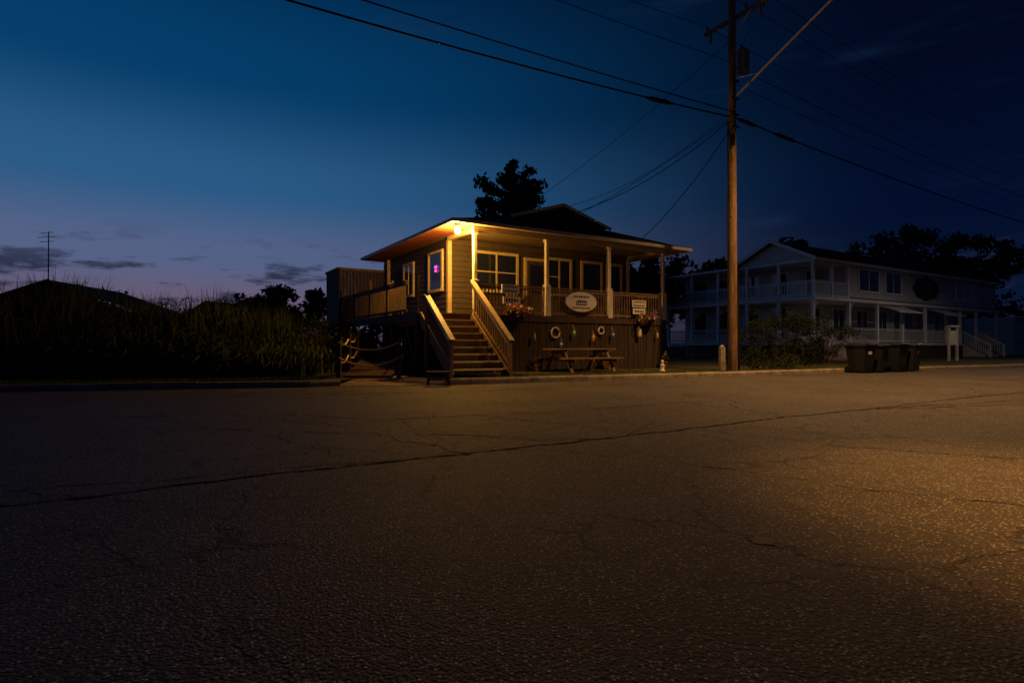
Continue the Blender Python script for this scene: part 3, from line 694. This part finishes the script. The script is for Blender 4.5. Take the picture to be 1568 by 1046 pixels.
def kerbY(x):
    xs=[p[0] for p in KL]; ys=[p[1] for p in KL]; return float(np.interp(x,xs,ys))
m.mi('reed'); m.mi('reeddry')
n=0
while n<19000:
    x=rng.uniform(-30,-5.6); d=1.9+8*rng.random()**1.5; y=kerbY(x)+d
    edge=min(1,(-5.0-x)/5)
    hmax=(1.1+1.25*edge)*(1+.14*math.sin(x*1.3)+.1*math.sin(x*3.1+y))*(.5+.5*min(1,(d-1.7)/2.2))
    h=hmax*rng.uniform(.55,1.15); a=rng.uniform(0,2*math.pi); w=.012+.016*rng.random(); lx,ly=rng.normal(0,.13,2)*h
    dx,dy=math.cos(a)*w,math.sin(a)*w; o=len(m.v)
    m.v+=[(x-dx,y-dy,.1),(x+dx,y+dy,.1),(x+dx+lx*.35,y+dy+ly*.35,.1+h*.6),(x-dx+lx*.35,y-dy+ly*.35,.1+h*.6),(x+lx*1.1,y+ly*1.1,.1+h)]
    k=1 if rng.random()<.13 else 0
    m.f+=[(o,o+1,o+2,o+3),(o+3,o+2,o+4)]; m.m+=[k,k]
    z0=.1+h*rng.uniform(.3,.8); t=rng.uniform(0,6.28); l=rng.uniform(.2,.5); o=len(m.v); cx,cy=x+lx*.3,y+ly*.3
    m.v+=[(cx,cy,z0),(cx+math.cos(t)*l*.6-.015,cy+math.sin(t)*l*.6,z0+.22),(cx+math.cos(t)*l*.6+.015,cy+math.sin(t)*l*.6,z0+.19),(cx+math.cos(t)*l*1.3,cy+math.sin(t)*l*1.3,z0+.02)]
    m.f+=[(o,o+2,o+3,o+1)]; m.m+=[k]
    n+=1
m.obj('tall_reeds')
m=MB(); m.mi('grass'); m.mi('reeddry')
def gblades(fn,N,hm):
    for _ in range(N):
        x,y=fn(); h=hm*rng.uniform(.4,1.2); a=rng.uniform(0,6.28); w=.006; lx,ly=rng.normal(0,.4,2)*h; o=len(m.v)
        m.v+=[(x-w*math.cos(a),y-w*math.sin(a),.115),(x+w*math.cos(a),y+w*math.sin(a),.115),(x+lx,y+ly,.115+h)]; m.f+=[(o,o+1,o+2)]; m.m+=[int(rng.random()<.2)]
def f1():
    x=rng.uniform(-24,-4.6); return x,kerbY(x)+.18+2.2*rng.random()**1.3
gblades(f1,20000,.11)
KRx=[p[0] for p in KR];KRy=[p[1] for p in KR]
def f2():
    x=rng.uniform(-.9,16); return x,float(np.interp(x,KRx,KRy))+.2+rng.random()**1.6*2
gblades(f2,12000,.07)
m.obj('verge_grass')

# ---------------------------------------------------------------- far-left houses, mast
Hh=empty('gabled_house',(-34.0,42,0),R(8)); m=MB(); m.box(-6,6,0,9,.1,3.3,'siding'); m.add([(-6.6,-.5,3.4),(0,-.5,5.8),(6.6,-.5,3.4),(-6.6,9.5,3.4),(0,9.5,5.8),(6.6,9.5,3.4)],[(0,1,4,3),(1,2,5,4)],'roof'); m.add([(-6,-.01,3.3),(6,-.01,3.3),(0,-.01,5.5)],[(0,1,2)],'siding')
m.beam((0,-.52,5.78),(6.6,-.52,3.38),.06,.14,'grey'); m.beam((-6.6,-.52,3.38),(0,-.52,5.78),.06,.14,'grey'); m.obj('walls_and_roof',Hh)
Hh=empty('gabled_house',(-24.5,46,0),R(-12)); m=MB(); m.box(-3,3,0,7,.1,2.9,'siding'); m.add([(-3.4,-.4,2.9),(0,-.4,4.6),(3.4,-.4,2.9),(-3.4,7.4,2.9),(0,7.4,4.6),(3.4,7.4,2.9)],[(0,1,4,3),(1,2,5,4)],'roof'); m.add([(-3,-.01,2.9),(3,-.01,2.9),(0,-.01,4.4)],[(0,1,2)],'siding'); m.obj('walls_and_roof',Hh)
m=MB(); m.cyl((0,0,0),(0,0,8.6),.05,.03,'dmetal',8)
for z,l in ((8.5,.55),(8.2,.75),(7.9,.6)): m.cyl((-l,0,z),(l*.6,0,z+.05),.018,.018,'dmetal',6)
m.obj('television_antenna',None,(-31,38,0))

# ---------------------------------------------------------------- sky
w=bpy.data.worlds.new('World'); sc.world=w; w.use_nodes=True; nt=w.node_tree; L=nt.links
bg=nt.nodes['Background']; tc=nn(nt,'ShaderNodeTexCoord'); sep=nn(nt,'ShaderNodeSeparateXYZ'); L.new(tc.outputs['Generated'],sep.inputs[0])
def lin(c): return tuple(((x/255)/12.92 if x/255<=.04045 else ((x/255+.055)/1.055)**2.4) for x in c)
def ramp(fac,stops):
    r_=nn(nt,'ShaderNodeValToRGB'); cr=r_.color_ramp; cr.interpolation='EASE'
    while len(cr.elements)<len(stops): cr.elements.new(.5)
    for e_,(p,c) in zip(cr.elements,stops): e_.position=p; e_.color=(*lin(c),1)
    L.new(fac,r_.inputs[0]); return r_.outputs[0]
bright=ramp(sep.outputs[2],[(0,(92,74,94)),(.06,(104,90,114)),(.14,(84,98,134)),(.25,(42,90,134)),(.40,(4,62,106)),(.60,(0,36,74))])
dark=ramp(sep.outputs[2],[(0,(18,24,42)),(.08,(8,20,46)),(.2,(3,14,42)),(.4,(2,9,31)),(.6,(2,6,21))])
dt=nn(nt,'ShaderNodeVectorMath',operation='DOT_PRODUCT'); L.new(tc.outputs['Generated'],dt.inputs[0]); dt.inputs[1].default_value=(math.sin(R(-62)),math.cos(R(-62)),0)
mr=nn(nt,'ShaderNodeMapRange',interpolation_type='SMOOTHERSTEP'); mr.inputs[1].default_value=-.18; mr.inputs[2].default_value=.97; L.new(dt.outputs['Value'],mr.inputs[0])
mix=nn(nt,'ShaderNodeMix',data_type='RGBA'); L.new(mr.outputs[0],mix.inputs[0]); L.new(dark,mix.inputs[6]); L.new(bright,mix.inputs[7])
mp=nn(nt,'ShaderNodeMapping'); mp.inputs['Scale'].default_value=(6,6,24); mp.inputs['Location'].default_value=(.35,0,.2); L.new(tc.outputs['Generated'],mp.inputs[0])
cn=nn(nt,'ShaderNodeTexNoise'); cn.inputs['Scale'].default_value=1.9; cn.inputs['Detail'].default_value=8; cn.inputs['Roughness'].default_value=.58; L.new(mp.outputs[0],cn.inputs['Vector'])
cm=nn(nt,'ShaderNodeMapRange',interpolation_type='SMOOTHSTEP'); cm.inputs[1].default_value=.51; cm.inputs[2].default_value=.64; L.new(cn.outputs[0],cm.inputs[0])
em=nn(nt,'ShaderNodeMapRange',interpolation_type='SMOOTHSTEP'); em.inputs[1].default_value=.19; em.inputs[2].default_value=.1; L.new(sep.outputs[2],em.inputs[0])
em.inputs[3].default_value=0; em.inputs[4].default_value=1
mu=nn(nt,'ShaderNodeMath',operation='MULTIPLY'); L.new(cm.outputs[0],mu.inputs[0]); L.new(em.outputs[0],mu.inputs[1])
mu2=nn(nt,'ShaderNodeMath',operation='MULTIPLY'); L.new(mu.outputs[0],mu2.inputs[0]); mu2.inputs[1].default_value=.85
mx2=nn(nt,'ShaderNodeMix',data_type='RGBA'); L.new(mu2.outputs[0],mx2.inputs[0]); L.new(mix.outputs[2],mx2.inputs[6]); mx2.inputs[7].default_value=(*lin((26,32,54)),1)
mp3=nn(nt,'ShaderNodeMapping'); mp3.inputs['Rotation'].default_value=(0,R(18),0); mp3.inputs['Scale'].default_value=(2.2,2.2,16); L.new(tc.outputs['Generated'],mp3.inputs[0])
cn3=nn(nt,'ShaderNodeTexNoise'); cn3.inputs['Scale'].default_value=1.3; cn3.inputs['Detail'].default_value=4; L.new(mp3.outputs[0],cn3.inputs['Vector'])
cm3=nn(nt,'ShaderNodeMapRange',interpolation_type='SMOOTHSTEP'); cm3.inputs[1].default_value=.56; cm3.inputs[2].default_value=.85; cm3.inputs[4].default_value=.5; L.new(cn3.outputs[0],cm3.inputs[0])
mx3=nn(nt,'ShaderNodeMix',data_type='RGBA'); L.new(cm3.outputs[0],mx3.inputs[0]); L.new(mx2.outputs[2],mx3.inputs[6]); mx3.inputs[7].default_value=(*lin((30,52,84)),1)
L.new(mx3.outputs[2],bg.inputs[0]); bg.inputs[1].default_value=1.0

# ---------------------------------------------------------------- camera
cd=bpy.data.cameras.new('camera'); cd.lens=20; cd.sensor_width=36; cd.clip_end=3000; cd.clip_start=.05
co=bpy.data.objects.new('camera',cd); sc.collection.objects.link(co); co.location=(0,0,.95); co.rotation_euler=(R(90.46),0,0); sc.camera=co
